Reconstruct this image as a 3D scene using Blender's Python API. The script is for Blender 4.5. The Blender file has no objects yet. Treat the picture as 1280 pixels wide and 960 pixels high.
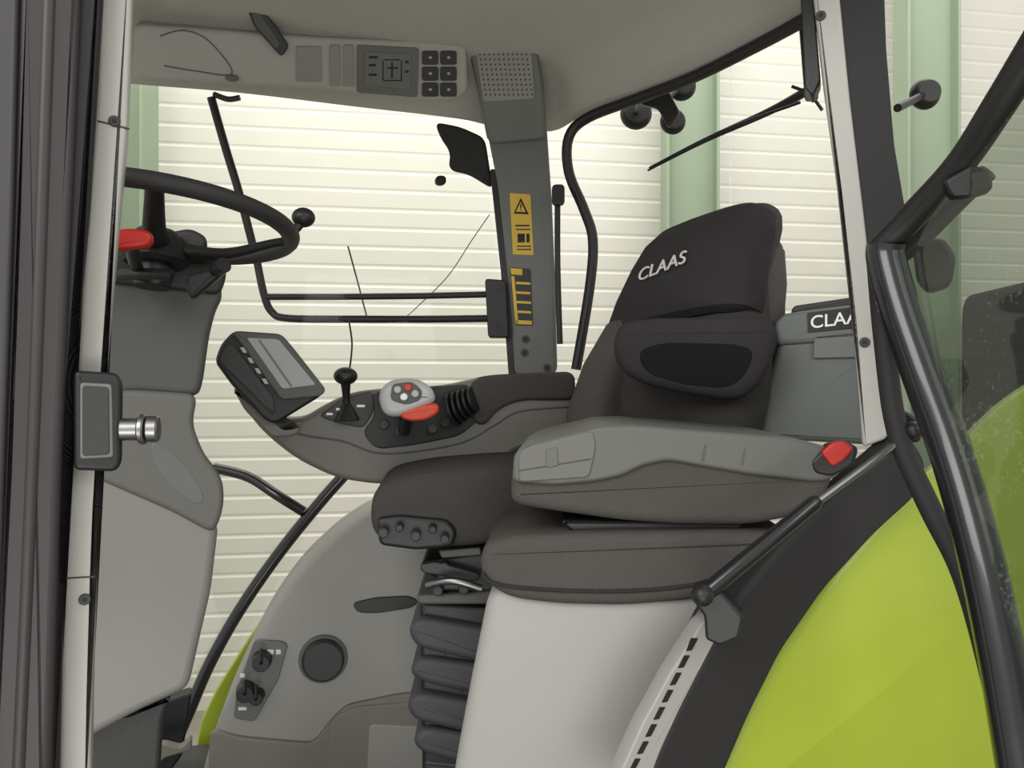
import bpy, bmesh, math, random
from mathutils import Vector, Matrix
random.seed(4)
C = bpy.context.scene.collection
CAM = Vector((0,0,2.0)); F = 1000.0
V = Vector
bpy.context.scene.view_settings.view_transform = 'Standard'

# ---------------------------------------------------------------- materials
def lin(c):
    return tuple(((x/255)/12.92 if x/255<=0.04045 else ((x/255+0.055)/1.055)**2.4) for x in c)+(1,)
def mat(name, col, rough=.5, metal=0, nscale=60, bump=.05, var=.08, coat=0, spec=.5, dust=0):
    m = bpy.data.materials.new(name); m.use_nodes = True
    nt = m.node_tree; b = nt.nodes['Principled BSDF']
    tc = nt.nodes.new('ShaderNodeTexCoord')
    n = nt.nodes.new('ShaderNodeTexNoise'); n.inputs['Scale'].default_value = nscale; n.inputs['Detail'].default_value = 5
    nt.links.new(tc.outputs['Object'], n.inputs['Vector'])
    n2 = nt.nodes.new('ShaderNodeTexNoise'); n2.inputs['Scale'].default_value = 5; n2.inputs['Detail'].default_value = 4
    nt.links.new(tc.outputs['Object'], n2.inputs['Vector'])
    mx = nt.nodes.new('ShaderNodeMix'); mx.data_type='RGBA'
    c = lin(col); k0, k1 = 1-var, 1+var
    mx.inputs[6].default_value = (c[0]*k0,c[1]*k0,c[2]*k0,1)
    mx.inputs[7].default_value = (min(1,c[0]*k1),min(1,c[1]*k1),min(1,c[2]*k1),1)
    nt.links.new(n2.outputs['Fac'], mx.inputs[0]); last=mx.outputs[2]
    if dust:
        n3 = nt.nodes.new('ShaderNodeTexNoise'); n3.inputs['Scale'].default_value = 110; n3.inputs['Detail'].default_value = 3
        nt.links.new(tc.outputs['Object'], n3.inputs['Vector'])
        cr = nt.nodes.new('ShaderNodeValToRGB'); cr.color_ramp.elements[0].position=.64; cr.color_ramp.elements[1].position=.76
        cr.color_ramp.elements[1].color=(dust,dust,dust,1); nt.links.new(n3.outputs['Fac'], cr.inputs[0])
        m2 = nt.nodes.new('ShaderNodeMix'); m2.data_type='RGBA'; m2.inputs[7].default_value=(.75,.75,.6,1)
        nt.links.new(cr.outputs[0], m2.inputs[0]); nt.links.new(last, m2.inputs[6]); last=m2.outputs[2]
    nt.links.new(last, b.inputs['Base Color'])
    bp = nt.nodes.new('ShaderNodeBump'); bp.inputs['Strength'].default_value = bump; bp.inputs['Distance'].default_value = .004
    nt.links.new(n.outputs['Fac'], bp.inputs['Height']); nt.links.new(bp.outputs['Normal'], b.inputs['Normal'])
    b.inputs['Roughness'].default_value = rough; b.inputs['Metallic'].default_value = metal
    b.inputs['Coat Weight'].default_value = coat; b.inputs['Specular IOR Level'].default_value = spec
    return m
def glass(name, tint, gl=.07, dirt=0):
    m = bpy.data.materials.new(name); m.use_nodes = True; nt = m.node_tree
    for n in list(nt.nodes):
        if n.type == 'BSDF_PRINCIPLED': nt.nodes.remove(n)
    out = [n for n in nt.nodes if n.type=='OUTPUT_MATERIAL'][0]
    t = nt.nodes.new('ShaderNodeBsdfTransparent'); t.inputs[0].default_value = tint+(1,)
    g = nt.nodes.new('ShaderNodeBsdfGlossy'); g.inputs['Roughness'].default_value = .03
    x = nt.nodes.new('ShaderNodeMixShader'); x.inputs[0].default_value = gl
    nt.links.new(t.outputs[0], x.inputs[1]); nt.links.new(g.outputs[0], x.inputs[2]); last=x.outputs[0]
    if dirt:
        tc = nt.nodes.new('ShaderNodeTexCoord')
        n3 = nt.nodes.new('ShaderNodeTexNoise'); n3.inputs['Scale'].default_value = 170; n3.inputs['Detail'].default_value = 4
        n4 = nt.nodes.new('ShaderNodeTexNoise'); n4.inputs['Scale'].default_value = 6; n4.inputs['Detail'].default_value = 3
        mu = nt.nodes.new('ShaderNodeMath'); mu.operation='ADD'; mu2 = nt.nodes.new('ShaderNodeMath'); mu2.operation='MULTIPLY'; mu2.inputs[1].default_value=.5
        nt.links.new(tc.outputs['Object'], n3.inputs['Vector']); nt.links.new(tc.outputs['Object'], n4.inputs['Vector'])
        nt.links.new(n3.outputs['Fac'], mu.inputs[0]); nt.links.new(n4.outputs['Fac'], mu.inputs[1]); nt.links.new(mu.outputs[0], mu2.inputs[0])
        cr = nt.nodes.new('ShaderNodeValToRGB'); cr.color_ramp.elements[0].position=.56; cr.color_ramp.elements[1].position=.66
        cr.color_ramp.elements[0].color=(.03,.03,.03,1); cr.color_ramp.elements[1].color=(dirt,dirt,dirt,1); nt.links.new(mu2.outputs[0], cr.inputs[0])
        df = nt.nodes.new('ShaderNodeBsdfDiffuse'); df.inputs[0].default_value=(.5,.53,.46,1)
        y = nt.nodes.new('ShaderNodeMixShader'); nt.links.new(cr.outputs[0], y.inputs[0]); nt.links.new(last, y.inputs[1]); nt.links.new(df.outputs[0], y.inputs[2]); last=y.outputs[0]
    nt.links.new(last, out.inputs[0])
    return m
M = dict(
 cream = mat('cream_wall', (226,223,211), .7, nscale=20, bump=.03, var=.04),
 green = mat('pale_green_steel', (148,163,138), .6, var=.06),
 backdrop = mat('dark_backdrop_paint', (24,31,26), .7, var=.2),
 conc = mat('concrete', (150,145,132), .8, nscale=12, bump=.3, var=.15),
 liner = mat('headliner', (182,180,172), .85, nscale=250, bump=.3, var=.04),
 trim = mat('light_trim', (172,171,164), .5, nscale=300, bump=.12, var=.04),
 lightp = mat('light_plastic', (156,155,149), .5, nscale=300, bump=.15, var=.05),
 conp = mat('overhead_plastic', (172,171,164), .55, nscale=300, bump=.15, var=.05),
 colw = mat('column_housing_plastic', (134,133,128), .55, nscale=300, bump=.15, var=.05),
 ped = mat('pedestal_plastic', (158,157,152), .5, nscale=300, bump=.12, var=.04),
 midp = mat('mid_plastic', (102,102,97), .55, nscale=300, bump=.15, var=.06),
 shell = mat('seat_shell_plastic', (96,97,92), .5, nscale=300, bump=.15, var=.05),
 arm = mat('armrest_plastic', (108,106,99), .5, nscale=300, bump=.15, var=.06),
 tan = mat('tan_plastic', (130,127,118), .6, nscale=300, bump=.15, var=.06),
 colp = mat('column_plastic', (80,81,77), .5, nscale=300, bump=.15, var=.06),
 pil = mat('pillar_plastic', (106,108,104), .5, nscale=300, bump=.15, var=.05),
 grille = mat('grille_plastic', (142,142,136), .6, nscale=200, bump=.1),
 dark = mat('dark_plastic', (50,50,50), .5, nscale=300, bump=.15, var=.1),
 black = mat('black_plastic', (27,27,28), .45, nscale=200, bump=.1, var=.1),
 gloss = mat('black_paint', (22,22,25), .26, nscale=20, bump=.01, coat=.35),
 matte = mat('matte_black_rubber', (32,31,32), .7, nscale=60, bump=.1, var=.15),
 recess = mat('armrest_recess', (30,29,30), .95, nscale=300, bump=.3, var=.15, spec=.1),
 seal = mat('rubber_seal', (54,50,51), .5, nscale=25, bump=.05, var=.12),
 edge = mat('door_edge_paint', (66,65,66), .4, nscale=25, bump=.02, var=.1),
 fabric = mat('dark_fabric', (72,69,67), .95, nscale=420, bump=.9, var=.16, spec=.2),
 fabric3 = mat('seat_insert_fabric', (86,83,80), .95, nscale=380, bump=.9, var=.16, spec=.2),
 fabric2 = mat('brown_grey_fabric', (84,80,76), .9, nscale=450, bump=.8, var=.14, spec=.25),
 cloth3 = mat('charcoal_fabric', (55,53,54), .95, nscale=450, bump=.8, var=.14, spec=.2),
 rimm = mat('wheel_rim_grip', (42,42,43), .6, nscale=300, bump=.2, var=.1),
 box = mat('coolbox_plastic', (98,102,100), .5, nscale=200, bump=.1, var=.05),
 lime = mat('lime_paint', (160,178,48), .42, nscale=8, bump=.02, var=.07, coat=.15, dust=.08),
 steel = mat('steel', (150,150,150), .35, 1),
 silver = mat('silver_plastic', (176,177,176), .35),
 red = mat('red_plastic', (185,38,26), .4),
 orange = mat('orange_plastic', (200,64,34), .4),
 yellow = mat('yellow_sticker', (214,178,62), .5, bump=0),
 ink = mat('black_ink', (18,18,18), .6, bump=0),
 white = mat('white_ink', (235,235,232), .5, bump=0),
 thread = mat('embroidery_thread', (205,205,203), .8, bump=.2),
 screen = mat('screen', (158,162,158), .15, bump=0, var=.15, coat=.5),
 rub = mat('bellows_rubber', (64,65,67), .6, nscale=80, bump=.1, var=.1),
)
M['glass'] = glass('clear_glass', (.95,.97,.94), .012)
M['tint'] = glass('reflection_tinted_glass', (.42,.48,.41), .07, .2)  # green-grey tint stands for dark reflections in the door glass; specks are dirt

# ---------------------------------------------------------------- helpers
def P(px,py,d): return V(((px-640)/F*d, d, 2-(py-480)/F*d))
class Pl:
    def __init__(s, cx, cy, d, yaw=0, tilt=0):
        a, t = math.radians(yaw), math.radians(tilt)
        s.n = V((math.sin(a)*math.cos(t), -math.cos(a)*math.cos(t), math.sin(t)))
        s.q = P(cx,cy,d)
        s.e1 = V((math.cos(a), math.sin(a), 0)); s.e2 = s.e1.cross(s.n)*-1
        if s.e2.z < 0: s.e2 = -s.e2
    def p(s, px, py, off=0):
        r = V(((px-640)/F, 1, -(py-480)/F)); q = s.q + s.n*off
        return CAM + r*((q-CAM).dot(s.n)/r.dot(s.n))
def wloc(o):
    v = V((0,0,0))
    while o is not None: v += o.location; o = o.parent
    return v
def fin(name, bm, m, parent=None, label=None, cat=None, group=None, kind=None, ang=35):
    bmesh.ops.recalc_face_normals(bm, faces=bm.faces)
    if parent is not None: L = wloc(parent)
    else:
        xs=[v.co.x for v in bm.verts]; ys=[v.co.y for v in bm.verts]; zs=[v.co.z for v in bm.verts]
        L = V(((min(xs)+max(xs))/2,(min(ys)+max(ys))/2,min(zs)))
    for v in bm.verts: v.co -= L
    me = bpy.data.meshes.new(name); bm.to_mesh(me); bm.free()
    me.set_sharp_from_angle(angle=math.radians(ang))
    for p in me.polygons: p.use_smooth = len(p.vertices)<=8
    me.materials.append(m if not isinstance(m,str) else M[m])
    o = bpy.data.objects.new(name, me); C.objects.link(o)
    if parent is not None: o.parent = parent
    else: o.location = L
    tag(o,label,cat,group,kind); return o
def tag(o,label=None,cat=None,group=None,kind=None):
    if label: o['label']=label
    if cat: o['category']=cat
    if group: o['group']=group
    if kind: o['kind']=kind
def thing(name, label, cat, loc, group=None):
    o = bpy.data.objects.new(name, None); C.objects.link(o); o.location = loc; o.empty_display_size=.05
    tag(o,label,cat,group); return o
def rnd(pts, rad):
    out=[]; n=len(pts)
    for i in range(n):
        a,b,c = V(pts[i-1][:2]),V(pts[i][:2]),V(pts[(i+1)%n][:2])
        la,lc=(a-b).length,(c-b).length
        r1=min(rad,la*.48); r2=min(rad,lc*.48)
        s=b+(a-b)/max(la,1e-6)*r1; e=b+(c-b)/max(lc,1e-6)*r2
        for k in range(6):
            t=k/5; out.append((1-t)**2*s+2*t*(1-t)*b+t*t*e)
    return out
def slab_bm(bm, pl, pts, thick, r=.004, rad=6, off=0, bulge=0, seg=5):
    q = rnd(pts, rad) if rad else [V(p) for p in pts]
    W = [pl.p(a.x,a.y,off) for a in q]
    c = sum(W, V((0,0,0)))/len(W)
    e1,n = pl.e1, pl.n; e2 = pl.e2
    L = [V(((w-c).dot(e1),(w-c).dot(e2))) for w in W]
    Q=[]
    for p in L:
        if not Q or (p-Q[-1]).length>1e-5: Q.append(p)
    if (Q[0]-Q[-1]).length<1e-5: Q.pop()
    L=Q; N=len(L)
    area = sum(L[i].x*L[(i+1)%N].y-L[(i+1)%N].x*L[i].y for i in range(N))
    if area<0: L.reverse()
    nm=[]
    for i in range(N):
        d1=(L[i]-L[i-1]).normalized(); d2=(L[(i+1)%N]-L[i]).normalized()
        n1=V((-d1.y,d1.x)); n2=V((-d2.y,d2.x)); s=n1+n2
        s = s/max(s.length_squared/2,.8) if s.length>1e-4 else n1
        nm.append(s)
    r=min(r,thick*.48)
    rings=[(r,-thick),(r*.3,-thick+r*.3),(0,-thick+r)]
    for k in range(seg+1):
        a=k/seg*math.pi/2; rings.append((r*(1-math.cos(a)), -r+r*math.sin(a)))
    R=[]
    for ins,dep in rings:
        R.append([bm.verts.new(c+e1*(p.x+m.x*ins)+e2*(p.y+m.y*ins)+n*dep) for p,m in zip(L,nm)])
    if bulge:
        base=[p+m*r for p,m in zip(L,nm)]; ce=sum(base,V((0,0)))/N
        for s in (.9,.75,.55,.3,.06):
            R.append([bm.verts.new(c+e1*(ce.x+(p.x-ce.x)*s)+e2*(ce.y+(p.y-ce.y)*s)+n*(bulge*(1-s*s))) for p in base])
    for a,b in zip(R,R[1:]):
        for i in range(N):
            j=(i+1)%N; bm.faces.new((a[i],a[j],b[j],b[i]))
    bm.faces.new(list(reversed(R[0]))); bm.faces.new(R[-1])
def slab(name, pl, pts, thick, m, parent=None, r=.004, rad=6, off=0, bulge=0, **k):
    bm=bmesh.new(); slab_bm(bm,pl,pts,thick,r,rad,off,bulge); return fin(name,bm,m,parent,**k)
def slabs(name, pl, plist, thick, m, parent=None, r=.001, rad=2, off=0, **k):
    for pts in plist:
        bm=bmesh.new(); slab_bm(bm,pl,pts,thick,r,rad,off,0,2); o=fin(name,bm,m,parent,**k)
    return o
def rect(x0,y0,x1,y1): return [(x0,y0),(x1,y0),(x1,y1),(x0,y1)]
def catm(pts, k=6):
    n=len(pts); out=[]
    for i in range(n-1):
        p0=pts[max(i-1,0)];p1=pts[i];p2=pts[i+1];p3=pts[min(i+2,n-1)]
        for j in range(k):
            t=j/k
            out.append(.5*((2*p1)+(p2-p0)*t+(2*p0-5*p1+4*p2-p3)*t*t+(3*p1-p0-3*p2+p3)*t**3))
    out.append(pts[-1]); return out
def tube_bm(bm, pts, r, smooth=True, seg=14, flat=1.0):
    n0=len(pts); rr = r if isinstance(r,(list,tuple)) else [r]*n0
    if smooth and n0>2:
        k=6; P4=[V((p.x,p.y,p.z,q)) for p,q in zip(pts,rr)]; D=catm(P4,k); pts=[V(d[:3]) for d in D]; rr=[d[3] for d in D]
    N=len(pts); up=None; rings=[]
    for i in range(N):
        t=(pts[min(i+1,N-1)]-pts[max(i-1,0)]).normalized()
        if up is None:
            up = t.cross(V((0,0,1)));
            if up.length<.1: up=t.cross(V((1,0,0)))
            up.normalize()
        else: up=(up-t*up.dot(t)).normalized()
        w=t.cross(up)
        rings.append([bm.verts.new(pts[i]+(up*math.cos(2*math.pi*j/seg)+w*flat*math.sin(2*math.pi*j/seg))*rr[i]) for j in range(seg)])
    for a,b in zip(rings,rings[1:]):
        for j in range(seg): bm.faces.new((a[j],a[(j+1)%seg],b[(j+1)%seg],b[j]))
    bm.faces.new(rings[0]); bm.faces.new(rings[-1])
def tube(name, pts, r, m, parent=None, smooth=True, **k):
    fl=k.pop('flat',1.0); bm=bmesh.new(); tube_bm(bm,[V(p) for p in pts],r,smooth,flat=fl); return fin(name,bm,m,parent,**k)
def ptube(name, pts, rpx, m, parent=None, **k):
    return tube(name,[P(*p) for p in pts],rpx,m,parent,**k)
def cyl_bm(bm,p0,p1,r,r1=None,bev=.002,seg=28):
    r1 = r if r1 is None else r1; d=(p1-p0); L=d.length; d=d/L; bev=min(bev,r*.5,r1*.5,L*.3)
    tube_bm(bm,[p0,p0+d*bev,p1-d*bev,p1],[r-bev,r,r1,r1-bev],False,seg)
def cyl(name,p0,p1,r,m,parent=None,r1=None,bev=.002,**k):
    bm=bmesh.new(); cyl_bm(bm,V(p0),V(p1),r,r1,bev); return fin(name,bm,m,parent,**k)
def ball_bm(bm,c,r,sc=(1,1,1)):
    mt=Matrix.Translation(c)@Matrix.Diagonal((r*sc[0],r*sc[1],r*sc[2],1))
    bmesh.ops.create_uvsphere(bm,u_segments=24,v_segments=14,radius=1,matrix=mt)
def ball(name,c,r,m,parent=None,sc=(1,1,1),**k):
    bm=bmesh.new(); ball_bm(bm,c,r,sc); return fin(name,bm,m,parent,**k)
def loft(name, secs, m, parent=None, ex=3.2, n=40, **k):
    bm=bmesh.new(); R=[]
    for c,A,a,B,b in secs:
        ring=[]
        for j in range(n):
            t=2*math.pi*j/n; cx,sx=math.cos(t),math.sin(t)
            ring.append(bm.verts.new(c+A*a*math.copysign(abs(cx)**(2/ex),cx)+B*b*math.copysign(abs(sx)**(2/ex),sx)))
        R.append(ring)
    for a,b in zip(R,R[1:]):
        for j in range(n): bm.faces.new((a[j],a[(j+1)%n],b[(j+1)%n],b[j]))
    bm.faces.new(R[0]); bm.faces.new(R[-1])
    return fin(name,bm,m,parent,ang=50,**k)
def text(name, s, pos, ex, ey, width, height, m, parent, depth=.0008, bold=.0, **k):
    cu=bpy.data.curves.new(name,'FONT'); cu.body=s; cu.extrude=.5; cu.offset=bold; cu.align_x='LEFT'
    o=bpy.data.objects.new(name,cu); C.objects.link(o)
    bpy.context.view_layer.update()
    me=bpy.data.meshes.new_from_object(o.evaluated_get(bpy.context.evaluated_depsgraph_get()))
    bpy.data.objects.remove(o)
    bm=bmesh.new(); bm.from_mesh(me); bpy.data.meshes.remove(me)
    xs=[v.co.x for v in bm.verts]; ys=[v.co.y for v in bm.verts]
    x0,x1,y0,y1=min(xs),max(xs),min(ys),max(ys); en=ex.cross(ey).normalized()
    for v in bm.verts:
        a=((v.co.x-x0)/(x1-x0)-.5)*width; b=((v.co.y-y0)/(y1-y0)-.5)*height; z=v.co.z*2*depth
        v.co=pos+ex*a+ey*b+en*z
    return fin(name,bm,m,parent,**k)
def screw(pl,px,py,parent,r=.006,name='screw',off=0):
    c=pl.p(px,py,off)
    bm=bmesh.new(); cyl_bm(bm,c-pl.n*.004,c+pl.n*.003,r,bev=.001,seg=16)
    o=fin(name,bm,'dark',parent)
    bm=bmesh.new(); cyl_bm(bm,c,c+pl.n*.0036,r*.45,bev=.0005,seg=6); fin('socket',bm,'ink',o)
    return o
U=V((.927,.375,0)); W_=V((.375,-.927,0)); Z=V((0,0,1))

# ---------------------------------------------------------------- building behind
def wall_panel():
    bm=bmesh.new(); a=math.radians(9); dr=V((math.cos(a),math.sin(a),0)); nn=V((math.sin(a),-math.cos(a),0))
    base=V((0,5.2,0)); prof=[]; z=0
    while z<7:
        prof += [(z,0),(z+.088,.004),(z+.100,-.004),(z+.108,-.004)]; z+=.12
    for x0,x1 in ((-9,-2.5),(-2.494,1.5),(1.506,9)):
        A=[bm.verts.new(base+dr*x0+nn*h+Z*zz) for zz,h in prof]; B=[bm.verts.new(base+dr*x1+nn*h+Z*zz) for zz,h in prof]
        for i in range(len(A)-1): bm.faces.new((A[i],B[i],B[i+1],A[i+1]))
    return bm
o=fin('wall_back',wall_panel(),'cream',ang=4); o['kind']='structure'
bm=bmesh.new()
bmesh.ops.create_cube(bm,size=1,matrix=Matrix.Translation((0,1.5,-.05))@Matrix.Diagonal((18,12,.1,1)))
o=fin('floor',bm,'conc'); o['kind']='structure'
def post(px,d,w,label):
    t=thing('steel_column',label,'column',P(px,480,d)*1)
    t.location.z=0; x=t.location.x
    def bx(n,cx,cy,sx,sy,z0,z1):
        b=bmesh.new(); bmesh.ops.create_cube(b,size=1,matrix=Matrix.Translation((cx,cy,(z0+z1)/2))@Matrix.Diagonal((sx,sy,z1-z0,1))); fin(n,b,'green',t)
    bx('flange',x-w*.5+.009,d,.018,.2,0,6.5); bx('flange',x+w*.5-.009,d,.018,.2,0,6.5); bx('web',x,d,w-.03,.014,0,6.5); bx('base_plate',x,d,w*1.3,.3,0,.02)
post(862,5.05,.33,'pale green steel column behind the rear window of the cab')
post(166,4.45,.2,'pale green steel column beside the front cab pillar at left')
post(1158,5.2,.34,'pale green steel column seen beyond the near rear pillar')
mc=thing('dark_backdrop','dark green machine added to darken the view through the open door glass','backdrop',P(1300,480,4.5)); mc.location.z=0  # invented dark block, put there so the door glass looks dark
pmc=Pl(1300,500,4.5,-28)
slab('housing',pmc,[(1204,400),(1206,370),(1290,350),(1560,340),(1560,925),(1204,925)],.35,'backdrop',mc,r=.02,rad=12)
slab('backdrop_panel',pmc,rect(1250,460,1350,700),.02,'backdrop',mc,r=.008,rad=8,off=.008)

# ---------------------------------------------------------------- cab shell
cab=thing('tractor_cab','pale grey tractor cab shell with headliner, pillars and window frames','tractor cab',(0,1.7,1.0))
E=[(-1.2,2.15),(-1.06,2.21),(-.78,2.28),(-.456,2.4),(-.176,2.5),(-.05,2.58),(.13,2.63),(.24,2.45),(.49,2.14),(.67,1.82),(.73,1.5),(.72,1.2),(.1,.98),(-.6,.8),(-1.1,.85),(-1.25,1.4)]
def closed_catm(pts,k=5):
    n=len(pts); out=[]
    for i in range(n):
        p0,p1,p2,p3=pts[i-1],pts[i],pts[(i+1)%n],pts[(i+2)%n]
        for j in range(k):
            t=j/k; out.append(.5*((2*p1)+(p2-p0)*t+(2*p0-5*p1+4*p2-p3)*t*t+(3*p1-p0-3*p2+p3)*t**3))
    return out
Ec=closed_catm([V(e) for e in E]); cc=V((-.1,1.45))
def dome(rings):
    bm=bmesh.new(); R=[]
    for s,z in rings: R.append([bm.verts.new((cc.x+(p.x-cc.x)*s,cc.y+(p.y-cc.y)*s,z)) for p in Ec])
    n=len(Ec)
    for a,b in zip(R,R[1:]):
        for i in range(n): bm.faces.new((a[i],a[(i+1)%n],b[(i+1)%n],b[i]))
    bm.faces.new(R[-1]); bm.faces.new(R[0]); return bm
fin('headliner',dome([(.9,3.02),(1.0,2.86),(.995,2.835),(.985,2.825),(.97,2.832),(.93,2.87),(.88,2.92),(.8,2.95),(.6,2.965),(.3,2.975),(.05,2.975)]),'liner',cab,ang=60)
fin('roof',dome([(.9,3.03),(1.06,2.90),(1.08,2.93),(1.06,3.05),(.95,3.12),(.5,3.16),(.05,3.17)]),'trim',cab,ang=60)
bm=bmesh.new(); R0=[];R1=[]
for p in Ec:
    R0.append(bm.verts.new((cc.x+(p.x-cc.x)*.96,cc.y+(p.y-cc.y)*.96,1.0))); R1.append(bm.verts.new((cc.x+(p.x-cc.x)*.96,cc.y+(p.y-cc.y)*.96,.9)))
n=len(Ec); bm.faces.new(R0); bm.faces.new(R1)
for i in range(n): bm.faces.new((R0[i],R0[(i+1)%n],R1[(i+1)%n],R1[i]))
fin('floor_pan',bm,'dark',cab)
bm=bmesh.new(); bmesh.ops.create_cube(bm,size=1,matrix=Matrix.Translation((-.3,1.6,.45))@Matrix.Rotation(math.radians(22),4,'Z')@Matrix.Diagonal((1.9,.7,.9,1)))
fin('chassis',bm,'black',cab)

# overhead console on far headliner
oc=Pl(490,98,2.27,19,-30)
con=slab('overhead_console',oc,[(165,30),(400,47),(584,54),(586,118),(560,128),(400,112),(165,99)],.12,'conp',cab,r=.012,rad=14,off=.02)
slab('control_panel',oc,[(446,56),(524,60),(522,122),(446,116)],.01,'midp',con,r=.002,rad=4,off=.026)
d=slab('display',oc,[(456,64),(514,68),(513,112),(456,107)],.008,'pil',con,r=.001,rad=3,off=.029)
bm=bmesh.new()
for x0,y0,x1,y1 in ((461,70,472,73),(461,80,470,83),(461,92,471,95),(480,74,500,75.5),(480,100,502,101.5),(478,76,479.5,101),(501,76,502.5,101),(484,84,498,86),(489,78,491,98),(506,76,511,79),(506,88,511,91)):
    slab_bm(bm,oc,rect(x0,y0,x1,y1),.001,.0002,0,.0298,0,2)
fin('pictogram',bm,'ink',d)
for i in range(2):
    for j in range(3):
        x=528+i*23;y=64+j*20
        b=slab('button',oc,rect(x,y,x+20,y+17),.01,'dark',con,r=.002,rad=3,off=.03)
        slab('symbol',oc,rect(x+8,y+6.5,x+12,y+9.5),.002,'silver',b,r=.0003,rad=1,off=.0308)
for x in (412,429):
    slab('button',oc,rect(x,56,x+13,108),.01,'grille',con,r=.002,rad=3,off=.026)
slab('button',oc,rect(370,58,402,102),.01,'grille',con,r=.002,rad=3,off=.026)
rl=slab('reading_lamp',oc,[(305,2),(322,2),(362,58),(352,72),(318,34)],.03,'dark',con,r=.004,rad=6,off=.04)
slab('lamp_lens',oc,[(312,8),(320,10),(350,54),(346,62),(320,32)],.004,'colp',rl,r=.001,rad=4,off=.042)
tube('storage_flap_seam',[oc.p(x,y,.02) for x,y in ((200,45),(230,38),(262,52),(290,92),(240,88),(205,82))],.002,'midp',con)
ball('flap_knob',oc.p(290,98,.03),.012,'midp',con,sc=(1.5,1,.7))

# far pillar
pp=Pl(655,300,2.46,-2,0); pt=Pl(640,165,2.44,0,-32)
fp=slab('far_pillar',pp,[(606,150),(683,150),(690,250),(694,350),(697,468),(644,472),(634,340),(622,230)],.09,'pil',cab,r=.012,rad=12)
pc=slab('pillar_head_cover',pt,[(583,54),(670,51),(680,110),(685,175),(610,182),(598,120)],.09,'pil',fp,r=.012,rad=12,off=.01)
g=slab('speaker_grille',pt,[(594,62),(664,60),(669,124),(604,128)],.01,'grille',fp,r=.003,rad=6,off=.016)
bm=bmesh.new()
for i in range(11):
    for j in range(9):
        c=pt.p(600+i*5.8+j*.9,68+j*6.3,.0165)
        tube_bm(bm,[c-pt.n*.001,c+pt.n*.0006],[.003,.003],False,8)
fin('perforations',bm,'dark',g)
s=slab('warning_sticker',pp,[(637,241),(663,243),(667,319),(641,318)],.002,'yellow',fp,r=.0005,rad=2,off=.0015)
slabs('warning_print',pp,[[(651,247),(661,268),(642,267)],rect(644,281,662,283),rect(645,286,663,287.5),rect(647,292,656,303),rect(658,292,662,303),rect(646,307,664,308.5),rect(646,311,664,312.5)],.001,'ink',s,r=.0002,rad=0,off=.0022)
slabs('warning_sign',pp,[[(651,252),(657,265),(645,264.5)]],.0004,'yellow',s,r=.0001,rad=0,off=.0026)
slabs('warning_mark',pp,[rect(650.3,255,652,260.5),rect(650.3,261.5,652,263)],.0004,'ink',s,r=.0001,rad=0,off=.003)
s=slab('latch_strip',pp,[(637,334),(663,336),(666,407),(643,406)],.006,'black',fp,r=.001,rad=2,off=.004)
slabs('yellow_edge',pp,[[(638,335),(653,336),(653,344),(639,343)],[(639,345),(643,345),(648,405),(644,405)],[(645,352),(663,353),(663,356),(645,355)],[(645,364),(663,365),(663,368),(645,367)],[(645,376),(664,377),(664,380),(646,379)],[(646,388),(664,389),(664,392),(646,391)],[(644,400),(665,401),(665,406),(645,405)]],.002,'yellow',s,r=.0003,rad=0,off=.0055)
for x,y in ((657,424),(656,441),(684,460)): screw(pp,x,y,fp,.012)
slab('window_seal',pp,[(612,210),(622,212),(636,330),(646,470),(636,474),(626,340)],.03,'black',cab,off=-.02)
pm=Pl(580,190,2.5,0,-10)
slab('mirror_housing',pm,[(543,152),(575,158),(606,172),(616,236),(585,217),(560,212),(563,190),(550,172)],.05,'matte',cab,r=.008,rad=10)
ptube('rear_window_frame',[(720,462,2.42),(737,360,2.42),(741,300,2.42),(730,262,2.42),(711,215,2.42),(711,172,2.40),(735,147,2.36),(800,122,2.24),(870,95,2.10),(950,55,1.92),(1010,22,1.78),(1060,-10,1.68)],.0155,'black',cab)
ptube('rear_side_rail',[(697,232,2.4),(697,330,2.4),(700,430,2.4)],.009,'black',cab)
slab('rail_hinge',Pl(697,245,2.38,0),rect(690,230,706,256),.02,'black',cab,off=.01)
fd=thing('far_door','black tubular far side door frame low in the side window','door',P(300,800,2.35))
ptube('frame_tube',[(432,592,2.2),(400,628,2.2),(350,690,2.2),(300,762,2.18),(262,830,2.16),(236,890,2.14),(215,938,2.12)],.0165,'gloss',fd)
ptube('brace',[(268,585,2.25),(310,596,2.23),(345,618,2.2),(380,640,2.2)],.0145,'gloss',fd)
bm=bmesh.new(); q=[P(150,108,2.25),P(600,158,2.62),P(640,470,2.62),P(432,592,2.3),P(215,938,2.25),P(150,938,2.1)]
bm.faces.new([bm.verts.new(a) for a in q]); fin('window_pane',bm,'glass',fd)
slab('sensor_block',Pl(552,225,2.56,20),rect(545,219,558,231),.02,'black',fd,r=.003)
gr=thing('grab_rail','black tubular double grab rail across the far side window','grab rail',P(470,400,2.45))
ptube('upright',[(264,122,2.3),(282,185,2.32),(300,245,2.34),(322,330,2.38)],.012,'black',gr)
ptube('lower_bar',[(322,330,2.38),(330,368,2.39),(340,390,2.4),(362,398,2.4),(450,399,2.42),(530,399,2.45),(612,398,2.47)],.0115,'black',gr)
ptube('upper_bar',[(332,371,2.39),(420,371,2.42),(520,370,2.45),(612,368,2.47)],.010,'black',gr,smooth=False)
b=slab('bracket',Pl(622,385,2.45,0),[(606,348),(632,350),(636,422),(610,422)],.05,'black',gr,r=.004,rad=5)
for y in (362,405): screw(Pl(622,385,2.45,0),622,y,b,.01,'bolt')
ptube('clip',[(268,118,2.3),(285,124,2.29),(300,122,2.29)],.008,'dark',gr)
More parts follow.
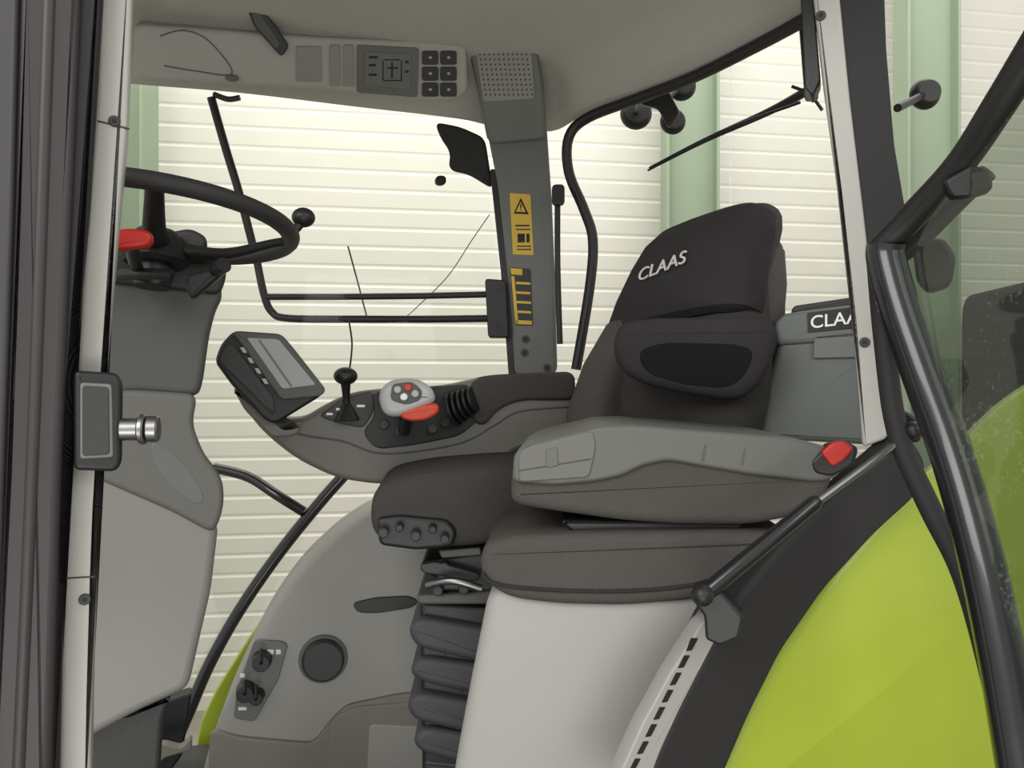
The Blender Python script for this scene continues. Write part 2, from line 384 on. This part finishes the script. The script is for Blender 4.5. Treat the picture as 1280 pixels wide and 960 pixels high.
ptube('antenna',[(435,308,2.5),(447,352,2.48),(458,394,2.45)],.0025,'black',gr)
ptube('cable',[(612,268,2.7),(590,300,2.7),(560,345,2.65),(520,385,2.55),(505,398,2.47)],.0016,'black',gr)

# ---------------------------------------------------------------- near front pillar
pa=Pl(110,480,1.0,25)
fpil=slab('front_pillar',pa,[(124,-60),(168,-60),(160,160),(152,240),(136,420),(132,470),(122,640),(119,720),(115,860),(112,1040),(70,1040),(78,700),(92,520),(108,260),(120,120)],.07,'trim',cab,r=.006,rad=10)
slab('pillar_seam',pa,[(122,150),(162,160),(162,162),(122,152)],.002,'dark',fpil,off=.001,r=.0003,rad=0)
slab('pillar_seam',pa,[(80,722),(118,720),(118,722),(80,724)],.002,'dark',fpil,off=.001,r=.0003,rad=0)
screw(pa,143,152,fpil,.007); screw(pa,106,749,fpil,.007)
ps=Pl(60,480,.955,25)
slab('door_seal',ps,[(62,-60),(132,-60),(112,260),(96,430),(90,500),(84,620),(78,760),(72,1040),(38,1040),(48,700),(58,400)],.03,'matte',cab,r=.008,rad=10)
slab('seal_lip',ps,[(22,-60),(104,-60),(90,260),(76,600),(62,1040),(-20,1040),(2,600),(14,260)],.03,'seal',cab,r=.010,rad=10,off=.01)
tube('seal_bead',[ps.p(64,-60,.006),ps.p(44,500,.006),ps.p(20,1040,.006)],.008,'seal',cab)
slab('outer_pillar_edge',Pl(0,480,.93,25),[(-60,-60),(24,-60),(16,260),(4,600),(-10,1040),(-90,1040)],.03,'edge',cab,r=.006,off=.012)
la=slab('door_latch',pa,[(92,463),(146,466),(153,478),(152,580),(144,590),(92,588)],.05,'black',cab,r=.006,rad=8,off=.035)
slab('latch_recess',pa,[(100,478),(140,480),(142,572),(100,574)],.006,'pil',la,r=.002,rad=5,off=.037)
slab('latch_pocket',pa,[(103,482),(136,484),(137,568),(103,570)],.005,'dark',la,r=.001,rad=5,off=.0385)
c=pa.p(150,537,.03)
bm=bmesh.new(); cyl_bm(bm,c,c+V((.022,.005,0)),.014); cyl_bm(bm,c+V((.022,.005,0)),c+V((.030,.006,0)),.019); cyl_bm(bm,c+V((.030,.006,0)),c+V((.044,.009,0)),.0165)
fin('striker_bolt',bm,'steel',la)

# ---------------------------------------------------------------- near rear pillar
pb=Pl(1060,280,1.42,-22)
rp=slab('rear_pillar',pb,[(1010,-60),(1044,-60),(1062,120),(1080,270),(1097,420),(1110,548),(1078,560),(1066,400),(1048,240),(1030,110)],.06,'trim',cab,r=.006,rad=8)
screw(pb,1026,20,rp,.009); screw(pb,1081,428,rp,.009)
slab('pillar_post',pb,[(1043,-60),(1104,-60),(1108,60),(1118,180),(1133,268),(1092,312),(1100,400),(1112,548),(1098,552),(1085,430),(1066,270),(1050,120)],.07,'matte',cab,r=.006,rad=8,off=-.01)
slab('inner_seal',pb,[(998,-60),(1012,-60),(1026,100),(1016,120),(1006,110)],.05,'black',cab,r=.003,rad=5,off=-.03)

# ---------------------------------------------------------------- rear wiper and lamps outside
wp=thing('rear_wiper','long thin black wiper arm slanting across the rear window','wiper',P(1000,150,2.0))
ptube('wiper_arm',[(810,213,2.35),(880,176,2.22),(960,140,2.1),(1012,112,1.98)],[.003,.007,.010,.012],'black',wp)
ptube('wiper_blade',[(812,210,2.34),(900,165,2.18),(1000,128,2.0)],.004,'black',wp)
slab('wiper_motor_cover',Pl(1010,70,1.9,-20),[(998,20),(1016,25),(1024,118),(1006,120)],.05,'black',wp,r=.006,rad=6)
ptube('washer_hose',[(990,108,1.95),(1012,118,1.93),(1028,138,1.93)],.004,'black',wp)
def lamp(px,py,d,r,label,mp):
    t=thing('work_lamp',label,'work lamp',P(px,py,d),'work lamps outside the cab')
    c=P(px,py,d)
    bm=bmesh.new(); ball_bm(bm,c,r,(1,.7,1)); fin('lamp_housing',bm,'black',t)
    cyl('lens',c+V((0,-r*.5,0)),c+V((0,-r*.72,0)),r*.75,'dark',t)
    tube('mount',[c,P(*mp)],.009,'black',t,smooth=False)
lamp(795,142,2.75,.055,'round black work lamp, left one of the three beyond the rear window',(803,120,2.4))
lamp(841,152,2.62,.042,'small black round work lamp hanging lowest of three beside green column',(836,122,2.35))
lamp(852,108,2.45,.044,'black round work lamp highest beside the green column',(828,126,2.3))
lamp(1156,118,1.9,.036,'round black lamp on a bracket right of the near rear pillar',(1122,135,1.75))
slab('lamp_bracket',Pl(815,128,2.3,-20),[(795,118),(835,112),(850,140),(835,160),(822,135),(800,130)],.02,'black',cab,r=.004)

# ---------------------------------------------------------------- steering column and wheel
sc=thing('steering_column','tall grey steering column with pale lower housing behind front pillar','steering column',P(190,1100,1.4))
p1=Pl(200,500,1.42,24)
slab('upper_shroud',p1,[(120,345),(276,350),(279,372),(270,388),(262,420),(254,478),(248,496),(165,490),(120,500)],.16,'colp',sc,r=.014,rad=14)
slab('head_cover',p1,[(130,322),(150,318),(282,326),(284,345),(276,368),(130,352)],.15,'dark',sc,r=.010,rad=10,off=.015)
slab('neck_cover',p1,[(100,490),(165,487),(248,492),(240,530),(256,570),(278,596),(281,625),(276,650),(266,668),(215,640),(100,590)],.18,'midp',sc,r=.010,rad=16,off=.008)
slab('side_recess',p1,[(188,552),(204,556),(236,584),(256,618),(252,632),(238,628),(208,604),(190,574)],.005,'pil',sc,r=.002,rad=20,off=.0088)
slab('lower_housing',p1,[(60,560),(180,600),(274,655),(264,740),(250,800),(236,862),(170,892),(110,925),(60,940)],.2,'colw',sc,r=.016,rad=14)
slab('column_base',p1,[(100,900),(160,890),(215,868),(205,900),(190,1100),(100,1150)],.16,'dark',sc,r=.01,off=-.03)
sw=thing('steering_wheel','dark grey three spoke steering wheel with spinner knob','steering wheel',P(198,278,1.38))
ctr=P(198,278,1.38); tl=math.radians(5)
A=V((U.x*math.cos(tl),U.y*math.cos(tl),-math.sin(tl))); B=(W_+Z*.09).normalized(); Nn=A.cross(B).normalized()
if Nn.z<0: Nn=-Nn
B=Nn.cross(A).normalized()
if B.y>0: B=-B
bm=bmesh.new(); R=.221; rings=[]; K=72
for i in range(K):
    t=2*math.pi*i/K; dr=A*math.cos(t)+B*math.sin(t)
    rings.append([bm.verts.new(ctr+dr*(R+.016*math.cos(2*math.pi*j/14))+Nn*.0145*math.sin(2*math.pi*j/14)) for j in range(14)])
for i in range(K):
    a,b=rings[i],rings[(i+1)%K]
    for j in range(14): bm.faces.new((a[j],a[(j+1)%14],b[(j+1)%14],b[j]))
fin('rim',bm,'rimm',sw)
hub=ctr-Nn*.045
for ang in (2,90,235):
    t=math.radians(ang); dr=A*math.cos(t)+B*math.sin(t)
    tube('spoke',[hub+dr*.03,hub+dr*.11+Nn*.004,ctr+dr*.19-Nn*.01,ctr+dr*R],[.024,.018,.014,.014],'black',sw,flat=.6)
cyl('hub',hub-Nn*.03,hub+Nn*.022,.056,'black',sw,r1=.048,bev=.008)
cyl('horn_pad',hub+Nn*.02,hub+Nn*.03,.034,'dark',sw,bev=.004)
k=P(379,276,1.45)
tube('knob_stem',[k-Nn*.03-A*.02,k],.008,'black',sw,smooth=False)
ball('spinner_knob',k+Nn*.006,.021,'black',sw,sc=(1,1,.85))
cyl('steering_shaft',hub-Nn*.07,hub-Nn*.02,.03,'black',sc)
ptube('indicator_stalk',[(240,350,1.38),(262,343,1.33),(280,331,1.3)],[.009,.009,.013],'black',sc)
slab('stalk_tip',Pl(262,350,1.31,20),[(232,343),(262,335),(283,322),(287,336),(262,357),(240,375),(232,362)],.03,'black',sc,r=.007,rad=8)
slab('instrument_pod',Pl(230,300,1.40,20),[(208,290),(238,284),(260,296),(256,326),(206,328)],.05,'dark',sc,r=.01,rad=10)
slab('hazard_switch',Pl(168,298,1.19,22),[(140,288),(160,284),(186,287),(193,296),(188,308),(160,312),(140,312)],.03,'red',sc,r=.008,rad=8)
ptube('hazard_stem',[(165,305,1.2),(168,325,1.25),(175,345,1.35)],.010,'black',sc)
ptube('column_lever',[(150,344,1.3),(185,342,1.28),(215,344,1.28)],.009,'black',sc)

# ---------------------------------------------------------------- far side console
sd=thing('side_console','pale moulded side console with round cap and socket panel','console',P(430,1040,2.05))
pc=Pl(430,800,2.02,12)
body=slab('console_body',pc,[(680,590),(540,612),(474,632),(424,664),(372,714),(332,772),(300,836),(272,900),(250,972),(240,1060),(680,1060)],.22,'lightp',sd,r=.03,rad=30)
slab('lower_panel',pc,[(262,912),(300,922),(392,930),(410,905),(432,882),(500,868),(600,860),(600,1035),(258,1035)],.02,'tan',sd,r=.006,rad=12,off=.012)
slab('floor_panel',pc,[(412,900),(440,884),(560,874),(600,880),(600,1035),(405,1035)],.02,'tan',sd,r=.006,rad=12,off=.018)
slab('kick_panel',pc,[(462,905),(590,912),(590,1035),(456,1035)],.01,'lightp',sd,r=.004,rad=8,off=.022)
sp=slab('socket_panel',pc,[(318,800),(352,802),(360,806),(348,850),(318,902),(292,898),(296,862)],.01,'pil',sd,r=.003,rad=6,off=.008)
for x,y,r in ((328,824,.024),(308,862,.024),(322,868,.018)):
    c=pc.p(x,y,.008); k=cyl('socket_cap',c,c+pc.n*.035,r,'black',sp,r1=r*.85)
    tube('cap_strap',[c+pc.n*.03,c+pc.n*.045+Z*.01,c+pc.n*.03+Z*.035],.004,'black',k)
slabs('label_print',pc,[rect(334,812,342,818),rect(345,812,351,818),rect(300,842,306,847),rect(298,884,308,888)],.001,'white',sp,off=.009,r=.0002,rad=0)
c=pc.p(404,823,.0)
ring=cyl('cap_ring',c,c+pc.n*.008,.060,'midp',sd,bev=.004)
cyl('cap_lid',c+pc.n*.006,c+pc.n*.026,.052,'dark',ring,bev=.009)
slab('pocket',pc,[(440,754),(470,747),(512,745),(524,752),(515,760),(470,767),(446,766)],.008,'dark',sd,r=.003,rad=8,off=.006)
slab('far_fender_edge',Pl(290,880,2.3,15),[(352,740),(310,800),(272,860),(252,900),(238,975),(262,975),(285,900),(330,810)],.03,'lime',label='thin curved lime green edge of the far rear fender',cat='fender',off=0,r=.005)
slab('pedal_bracket',Pl(215,930,1.9,20),[(196,880),(240,866),(228,945),(205,975),(178,975)],.05,'black',label='black pedal bracket on the cab floor below the steering column',cat='pedal',r=.006)
slab('floor_hinge',Pl(215,930,1.8,20),[(180,938),(205,930),(226,936),(240,922),(240,938),(205,948),(190,965),(178,960)],.03,'tan',label='small tan metal hinge piece on the floor beside pedal bracket',cat='hinge',r=.004)

# ---------------------------------------------------------------- driver seat
ds=thing('driver_seat','dark fabric driver seat with tall backrest and rubber bellows suspension','seat',P(640,900,1.75))
Fv=V((-.80,-.60,0)).normalized(); Sv=V((.60,-.80,.10)).normalized(); Fu=(Fv+Z*.25).normalized()
def sec(px,py,d,w,t,lean=0): return (P(px,py,d),Sv,w,Fu,t)
backs=[(836,565,1.87,.20,.05),(836,550,1.87,.235,.078),(840,500,1.87,.25,.082),(846,450,1.88,.245,.080),(856,410,1.88,.215,.078),(866,370,1.89,.195,.078),(882,330,1.9,.178,.076),(895,300,1.9,.165,.07),(903,285,1.91,.15,.06),(908,278,1.91,.135,.05),(911,273,1.91,.10,.03)]
loft('backrest',[sec(*b) for b in backs],'fabric',ds)
hp=[(p,q,d,w,t) for p,q,d,w,t in [(846,412,1.860,.195,.058),(848,406,1.858,.214,.074),(858,370,1.856,.200,.080),(871,330,1.862,.180,.080),(883,302,1.867,.168,.076),(893,284,1.876,.152,.062),(898,275,1.88,.12,.042),(900,272,1.882,.08,.025)]]
hd=loft('headrest_cover',[sec(*b) for b in hp],'cloth3',ds)
fc=P(862,346,1.86)+Fu*.0835
text('lettering','CLAAS',fc+Sv*-.012,(Sv+Z*.09).normalized(),(Z-Fv*.28).normalized(),.145,.031,'thread',hd,bold=.0,depth=.0015)
bl=[(932,560,1.78,.05,.07),(936,500,1.78,.055,.075),(944,430,1.78,.05,.07),(947,350,1.80,.045,.065),(949,305,1.81,.04,.055),(949,288,1.82,.025,.03)]
loft('side_bolster',[sec(*b) for b in bl],'fabric3',ds)
bs=[(955,410,1.84,.03,.05),(960,350,1.85,.03,.05),(960,312,1.86,.03,.04),(958,300,1.86,.02,.02)]
loft('back_shell',[sec(*b) for b in bs],'black',ds)
lb=[(745,556,1.93,.06,.06),(748,520,1.95,.07,.07),(765,460,1.96,.06,.065),(785,410,1.96,.045,.05),(792,395,1.96,.02,.02)]
loft('side_bolster',[sec(*b) for b in lb],'fabric3',ds)
am=Pl(870,445,1.62,-10)
ar=slab('folding_armrest',am,[(768,418),(778,402),(810,397),(930,395),(968,400),(976,422),(966,452),(950,482),(924,502),(862,494),(802,480),(776,464),(766,442)],.1,'cloth3',ds,r=.022,rad=18)
slab('armrest_recess',am,[(796,438),(830,428),(920,430),(944,438),(932,470),(908,486),(852,480),(806,466)],.004,'recess',ar,r=.0015,rad=16,off=.0015)
cp=Pl(560,640,1.62,5)
slab('seat_cushion',cp,[(462,640),(466,616),(486,600),(540,590),(620,584),(760,580),(820,590),(820,668),(660,668),(600,684),(540,686),(480,680),(464,665)],.42,'fabric',ds,r=.026,rad=22,bulge=.004)
cr=slab('seat_control_strip',cp,[(470,648),(500,644),(560,650),(572,664),(566,684),(520,688),(474,682)],.05,'black',ds,r=.008,rad=8,off=.012)
for i,(x,y,w) in enumerate(((480,664,.010),(500,658,.008),(520,668,.010),(541,660,.008),(556,672,.009))):
    c=cp.p(x,y,.012); cyl('control_knob',c,c+cp.n*.022,w,'black' if i%2 else 'dark',cr)
cb=Pl(560,800,1.68,2)
slab('suspension_frame',cb,[(528,700),(560,696),(600,690),(640,690),(640,742),(540,740),(545,722),(524,714)],.2,'black',ds,r=.008,rad=6)
slab('height_lever',cb,[(524,706),(545,702),(600,718),(598,728),(560,722),(528,716)],.02,'dark',ds,r=.004,rad=5,off=.03)
slab('slide_rail',cb,[(548,688),(600,684),(602,694),(552,698)],.02,'colp',ds,r=.003,rad=3,off=.02)
ptube('suspension_rod',[(534,732,1.64),(565,726,1.62),(602,736,1.62)],.008,'steel',ds)
for x,y in ((556,706),(580,732),(548,734)):
    c=cb.p(x,y,.0); cyl('pivot_bolt',c,c+cb.n*.03,.011,'dark',ds)
slab('bellows_top',cb,[(520,744),(640,738),(640,756),(522,756)],.3,'colp',ds,r=.006,rad=5,off=.01)
for i,(yl,yr,xl,h) in enumerate(((772,792,514,46),(822,838,516,38),(866,888,512,44),(910,928,520,40))):
    slab('bellows_fold',cb,[(xl,yl+8),(xl+14,yl),(640,yr),(640,yr+h),(560,yl+h+2),(xl+6,yl+h-8),(xl-4,yl+20)],.3,'rub',ds,r=.014,rad=12,off=.006-.005*(i%2))
slab('bellows_core',cb,[(524,752),(640,760),(640,1000),(528,980)],.28,'black',ds,r=.01,off=-.02)
slab('bellows_base',cb,[(530,950),(640,960),(640,1100),(530,1100)],.3,'dark',ds,r=.01,off=-.015)

# ---------------------------------------------------------------- armrest console
ac=thing('armrest_console','grey right armrest console carrying levers and terminal','armrest',P(520,600,1.95))
pc2=Pl(500,540,1.93,12)
ab=slab('console_shell',pc2,[(292,484),(312,494),(340,522),(378,524),(402,508),(440,490),(500,484),(560,482),(612,470),(720,466),(720,560),(660,574),(600,588),(530,604),(470,606),(420,598),(370,574),(330,542),(304,510)],.13,'arm',ac,r=.014,rad=20)
slab('padded_top',pc2,[(588,476),(620,468),(720,464),(720,500),(650,500),(622,512),(606,534),(588,524)],.12,'fabric',ac,r=.009,rad=14,off=.012)
slab('lever_recess',pc2,[(462,492),(500,486),(590,480),(588,512),(602,522),(575,545),(520,556),(470,562),(452,540),(470,520)],.01,'black',ac,r=.003,rad=12,off=.003)
slab('front_tray',pc2,[(398,520),(425,500),(466,488),(468,512),(455,535),(425,530)],.01,'dark',ac,r=.003,rad=8,off=.005)
tube('shell_seam',[pc2.p(x,y,.001) for x,y in ((345,534),(385,545),(430,552),(470,566),(520,564),(580,552),(620,530),(650,514),(716,508))],.0022,'colp',ac)
slab('shell_lower_trim',pc2,[(640,560),(712,536),(720,560),(716,578),(650,584),(620,580)],.02,'dark',ac,r=.004,rad=8,off=.006)
slabs('tray_print',pc2,[rect(408,516,416,519),rect(420,510,430,513),rect(432,520,444,523),rect(446,506,456,509),rect(424,524,436,526)],.001,'white',ac,off=.0058,r=.0002,rad=0)
bm=bmesh.new()
for i in range(5): 
    c=pc2.p(566+i*6,512-i*3,.02); cyl_bm(bm,c,c+V((.006,-.002,.002)),.042-.0025*i,bev=.003)
fin('lever_gaiter',bm,'black',ac)
for x,y in ((480,532),(500,540),(540,538),(556,530)):
    c=pc2.p(x,y,.003); cyl('rocker_switch',c,c+pc2.n*.01+Z*.006,.012,'colp',ac)
tm=thing('terminal_monitor','dark tilted terminal monitor on the front of the armrest','monitor',P(330,520,1.85))
ms=Pl(340,470,1.76,17)
slab('monitor_housing',ms,[(268,452),(276,430),(292,413),(352,417),(368,436),(408,487),(400,496),(345,530),(332,526),(290,482)],.08,'black',tm,r=.008,rad=8)
mf=slab('bezel',ms,[(290,414),(352,418),(408,487),(402,495),(352,500),(340,484)],.02,'colp',tm,r=.004,rad=6,off=.012)
slab('screen',ms,[(308,422),(348,424),(395,481),(353,486)],.004,'screen',mf,r=.001,rad=4,off=.0135)
slab('screen_edge',ms,[(322,424.5),(325,424.5),(366,483),(363,483.5)],.001,'pil',mf,r=.0002,rad=1,off=.0142)
for i in range(4): slab('key',ms,[(300+i*9,434+i*13),(305+i*9,434+i*13),(309+i*9,441+i*13),(304+i*9,441+i*13)],.002,'silver',mf,r=.0005,rad=1,off=.0135)
slab('monitor_edge',ms,[(274,452),(282,434),(290,428),(343,498),(343,520)],.01,'dark',tm,r=.003,rad=5,off=.006)
slab('mount_arm',ms,[(290,484),(335,512),(355,535),(380,528),(372,545),(340,548),(305,512)],.05,'arm',tm,r=.008,rad=8,off=-.02)
lv=thing('joystick','small black ball headed joystick on the armrest tray','joystick',P(432,515,1.9))
ball('grip',P(432,470,1.88),.028,'black',lv,sc=(1,1,.75))
ptube('stem',[(432,478,1.88),(433,500,1.9),(434,520,1.91)],[.012,.009,.016],'black',lv)
cyl('gaiter',P(434,526,1.9),P(433,505,1.9),.03,'black',lv,r1=.012)
ptube('joystick_cable',[(437,462,1.9),(440,430,1.95),(436,400,2.0)],.0022,'black',lv)
dl=thing('drive_lever','silver drive lever grip with orange red side and thumb buttons','lever',P(515,540,1.86))
pl3=Pl(510,500,1.84,6)
slab('grip',pl3,[(472,500),(476,484),(492,473),(520,472),(540,484),(546,500),(535,508),(520,514),(500,522),(480,520)],.06,'silver',dl,r=.018,rad=14)
slab('side_shell',pl3,[(500,514),(528,504),(548,504),(550,516),(532,526),(512,527),(500,522)],.06,'orange',dl,r=.008,rad=8,off=-.002)
slab('button_pad',pl3,[(490,480),(515,477),(528,488),(526,500),(508,506),(488,500)],.008,'colp',dl,r=.002,rad=6,off=.004)
for x,y,mm in ((497,487,'silver'),(510,484,'orange'),(519,492,'silver'),(505,496,'white')):
    c=pl3.p(x,y,.004); cyl('thumb_button',c,c+pl3.n*.008,.0085,mm,dl)
ptube('lever_stem',[(508,520,1.87),(505,540,1.9)],.014,'black',dl,smooth=False)

# ---------------------------------------------------------------- cool box
cb_=thing('cool_box','grey portable cool box with moulded lid and white lettered plate behind driver seat','cool box',P(1010,555,1.72))
pk=Pl(1010,480,1.7,-18)
slab('box_body',pk,[(974,428),(1070,415),(1120,418),(1120,558),(942,548),(950,505)],.26,'box',cb_,r=.012,rad=8)
slab('lid',pk,[(968,404),(980,392),(1000,389),(1120,374),(1120,422),(972,432)],.27,'box',cb_,r=.010,rad=6,off=.008)
slab('lid_recess',pk,[(1018,420),(1096,412),(1096,446),(1016,448)],.006,'pil',cb_,r=.002,rad=4,off=.008)
slab('carrying_handle',pk,[(988,392),(992,382),(1100,366),(1100,380),(1002,393)],.04,'dark',cb_,r=.006,rad=5,off=-.03)
npl=slab('name_plate',pk,[(1009,391),(1090,381),(1090,408),(1010,416)],.004,'black',cb_,r=.001,rad=2,off=.0105)
ex=(pk.p(1086,394)-pk.p(1013,403)).normalized()
text('lettering','CLAAS',pk.p(1049,398.5,.012),ex,Z,.112,.027,'white',npl,bold=.01)

# ---------------------------------------------------------------- passenger seat
st=thing('passenger_seat','folded passenger seat with grey plastic back on a pale pedestal','seat',P(730,1200,1.4))
p4=Pl(780,620,1.33,-4)
slab('pedestal',p4,[(612,730),(700,745),(900,735),(880,780),(846,835),(812,890),(786,965),(740,1215),(540,1215),(566,968),(584,870),(600,790)],.34,'ped',st,r=.022,rad=30,off=-.02)
slab('seat_cushion',p4,[(600,696),(606,680),(640,670),(760,666),(930,664),(1000,668),(985,705),(930,735),(868,752),(780,759),(700,757),(640,750),(612,735),(600,718)],.36,'fabric2',st,r=.018,rad=20)
tube('cushion_piping',[p4.p(x,y,.002) for x,y in ((603,716),(620,730),(700,738),(800,738),(880,728),(925,706))],.003,'cloth3',st)
slab('hinge_frame',p4,[(700,650),(930,652),(925,670),(720,672)],.3,'black',st,r=.006,off=-.03)
fb=slab('folded_backrest',p4,[(638,606),(642,575),(760,560),(1000,565),(1046,590),(1036,618),(1000,646),(940,657),(860,657),(780,652),(700,641),(650,633),(638,626)],.36,'fabric2',st,r=.018,rad=18)
ptp=slab('back_shell',p4,[(640,603),(642,566),(665,553),(752,532),(790,531),(1000,549),(1062,566),(1048,598),(1020,603),(940,594),(835,576),(805,582),(776,596),(740,603),(690,607)],.38,'shell',st,r=.008,rad=10,off=.010)
slab('latch_cover',p4,[(648,566),(662,557),(742,538),(745,560),(737,597),(648,603)],.006,'midp',ptp,r=.003,rad=8,off=.0135)
slab('latch_button',p4,[(682,562),(697,559),(698,582),(683,585)],.004,'shell',ptp,off=.0155,r=.0015,rad=2)
slab('latch_seam',p4,[(648,588),(739,573),(739,574.5),(648,589.5)],.001,'dark',ptp,off=.0139,r=.0002,rad=0)
for a in ([(880,556),(884,556),(880,577),(876,577)],[(930,561),(933,561),(929,582),(926,582)]):
    slab('shell_groove',p4,a,.001,'colp',ptp,off=.0105,r=.0002,rad=0)
rs=slab('release_button',Pl(1040,572,1.29,-14),[(1012,578),(1034,556),(1056,550),(1074,560),(1068,582),(1040,596),(1018,592)],.04,'black',st,r=.006,rad=6)
slab('button_cap',Pl(1040,572,1.29,-14),[(1026,566),(1040,553),(1054,551),(1068,560),(1056,575),(1040,584)],.02,'red',rs,r=.004,rad=5,off=.010)

# ---------------------------------------------------------------- near fender
pf=Pl(1000,760,1.3,24)
nf=thing('rear_fender','large lime green rear fender with wide black edge trim','fender',P(1100,1200,1.4))
slab('fender_panel',pf,[(860,1060),(905,965),(935,895),(975,815),(1030,735),(1090,665),(1140,615),(1200,570),(1270,500),(1360,440),(1500,400),(1640,700),(1640,1060)],.05,'lime',nf,r=.03,rad=30,bulge=.03,off=-.02)
slab('edge_trim',pf,[(1136,540),(1060,606),(985,675),(925,745),(905,775),(876,830),(850,880),(822,940),(780,1060),(865,1060),(908,965),(938,895),(978,815),(1032,737),(1095,668),(1150,618),(1162,580)],.05,'matte',nf,r=.010,rad=18,off=.004)
tr=slab('slotted_strip',pf,[(920,760),(880,776),(838,842),(803,906),(775,968),(745,1050),(795,1050),(820,968),(850,900),(880,840),(915,775)],.03,'ped',nf,r=.003,rad=6,off=.002)
sl=[]
for i in range(9):
    t=i/8; x=868-t*82; y=806+t*172
    sl.append([(x-10,y+8),(x-3,y+7),(x+5,y-8),(x-2,y-8)])
slabs('strip_slot',pf,sl,.004,'ink',tr,off=.0032,r=.0003,rad=1)

# ---------------------------------------------------------------- gas strut
gs=thing('gas_strut','black gas strut running from pillar foot down to the fender trim','gas strut',P(890,790,1.2))
ptube('piston_rod',[(1146,536,1.22),(1070,592,1.20),(1015,632,1.18)],.0065,'steel',gs,smooth=False)
ptube('strut_cylinder',[(1024,624,1.18),(1018,629,1.18),(890,735,1.16),(878,744,1.16)],[.008,.012,.013,.012],'gloss',gs,smooth=False)
slab('end_bracket',Pl(895,770,1.16,-14),[(866,738),(892,730),(906,745),(930,772),(924,798),(900,808),(882,800),(880,770),(868,755)],.05,'black',gs,r=.005,rad=5)
ball('ball_joint',P(878,744,1.15),.016,'black',gs)
ball('ball_joint',P(1142,538,1.21),.014,'black',gs)
slab('strut_mount',Pl(1120,530,1.25,-20),[(1110,520),(1130,512),(1150,525),(1152,552),(1128,556),(1112,545)],.03,'black',cab,r=.005,rad=6)

# ---------------------------------------------------------------- open near door
dr=thing('cab_door','open near side cab door with black tubular frame and glass tinted for its dark reflections','door',P(1230,1100,1.05))
ptube('frame_tube',[(1108,306,1.2),(1108,325,1.2),(1124,385,1.18),(1152,465,1.15),(1190,570,1.11),(1224,690,1.06),(1250,810,1.02),(1268,910,.99),(1284,1010,.96),(1296,1120,.94)],.028,'gloss',dr)
ptube('upper_frame_tube',[(1098,312,1.21),(1140,270,1.17),(1200,205,1.1),(1250,130,1.03),(1300,50,.97),(1360,-50,.9)],[.019,.020,.020,.021,.022,.022],'black',dr)
ptube('inner_frame_tube',[(1112,330,1.23),(1150,300,1.2),(1195,255,1.16),(1235,215,1.12)],.013,'black',dr)
ptube('frame_gasket',[(1096,318,1.235),(1106,430,1.235),(1122,540,1.22),(1160,630,1.18),(1205,720,1.12),(1242,850,1.07),(1264,960,1.03)],.016,'matte',dr)
slab('hinge_plate',Pl(1200,235,1.08,-20),[(1180,225),(1215,205),(1240,212),(1242,236),(1215,245),(1190,246)],.03,'black',dr,r=.005,rad=6)
slab('lock_body',Pl(1170,340,1.22,-26),[(1140,300),(1180,296),(1196,320),(1190,356),(1160,366),(1146,350)],.04,'black',dr,r=.008,rad=10,off=-.01)
bm=bmesh.new(); q=[P(1112,315,1.215),P(1200,215,1.12),P(1300,60,.98),P(1700,60,.7),P(1700,900,.7),P(1275,930,.985),P(1222,690,1.065),P(1150,465,1.155)]
vs=[bm.verts.new(a) for a in q]; cv=bm.verts.new(sum(q,V((0,0,0)))/len(q))
n0=(q[2]-q[0]).cross(q[5]-q[0]).normalized()
for v in vs+[cv]: v.co -= n0*(v.co-q[0]).dot(n0)
for i in range(len(vs)): bm.faces.new((vs[i],vs[(i+1)%len(vs)],cv))
fin('glass_pane',bm,'tint',dr)

# ---------------------------------------------------------------- lights, world, camera
w=bpy.data.worlds.new('World'); bpy.context.scene.world=w; w.use_nodes=True
w.node_tree.nodes['Background'].inputs[0].default_value=(1,.985,.965,1); w.node_tree.nodes['Background'].inputs[1].default_value=.78
def area(loc,tgt,sx,sy,e,col=(1,.985,.965)):
    l=bpy.data.lights.new('Light','AREA'); l.shape='RECTANGLE'; l.size=sx; l.size_y=sy; l.energy=e; l.color=col
    o=bpy.data.objects.new('hall_or_fill_light',l); C.objects.link(o); o.location=loc
    o.rotation_euler=(V(tgt)-V(loc)).to_track_quat('-Z','Y').to_euler(); return o
area((0,3.4,5.6),(0,5.2,2.2),7,.8,150)
area((-1.6,-1.2,3.6),(0,1.9,1.9),2.2,1.4,62)
area((1.8,-.8,3.4),(.9,1.6,1.6),1.2,1.2,18)
area((-.2,-1.0,.9),(0,2.0,2.9),1.6,.8,22)  # low fill aimed up at the headliner, added for brightness, no actual hall lamp
cd=bpy.data.cameras.new('Camera'); cd.lens=36*F/1280; cd.sensor_width=36; cd.clip_start=.05
co=bpy.data.objects.new('Camera',cd); C.objects.link(co); co.location=CAM; co.rotation_euler=(math.radians(90),0,0)
bpy.context.scene.camera=co
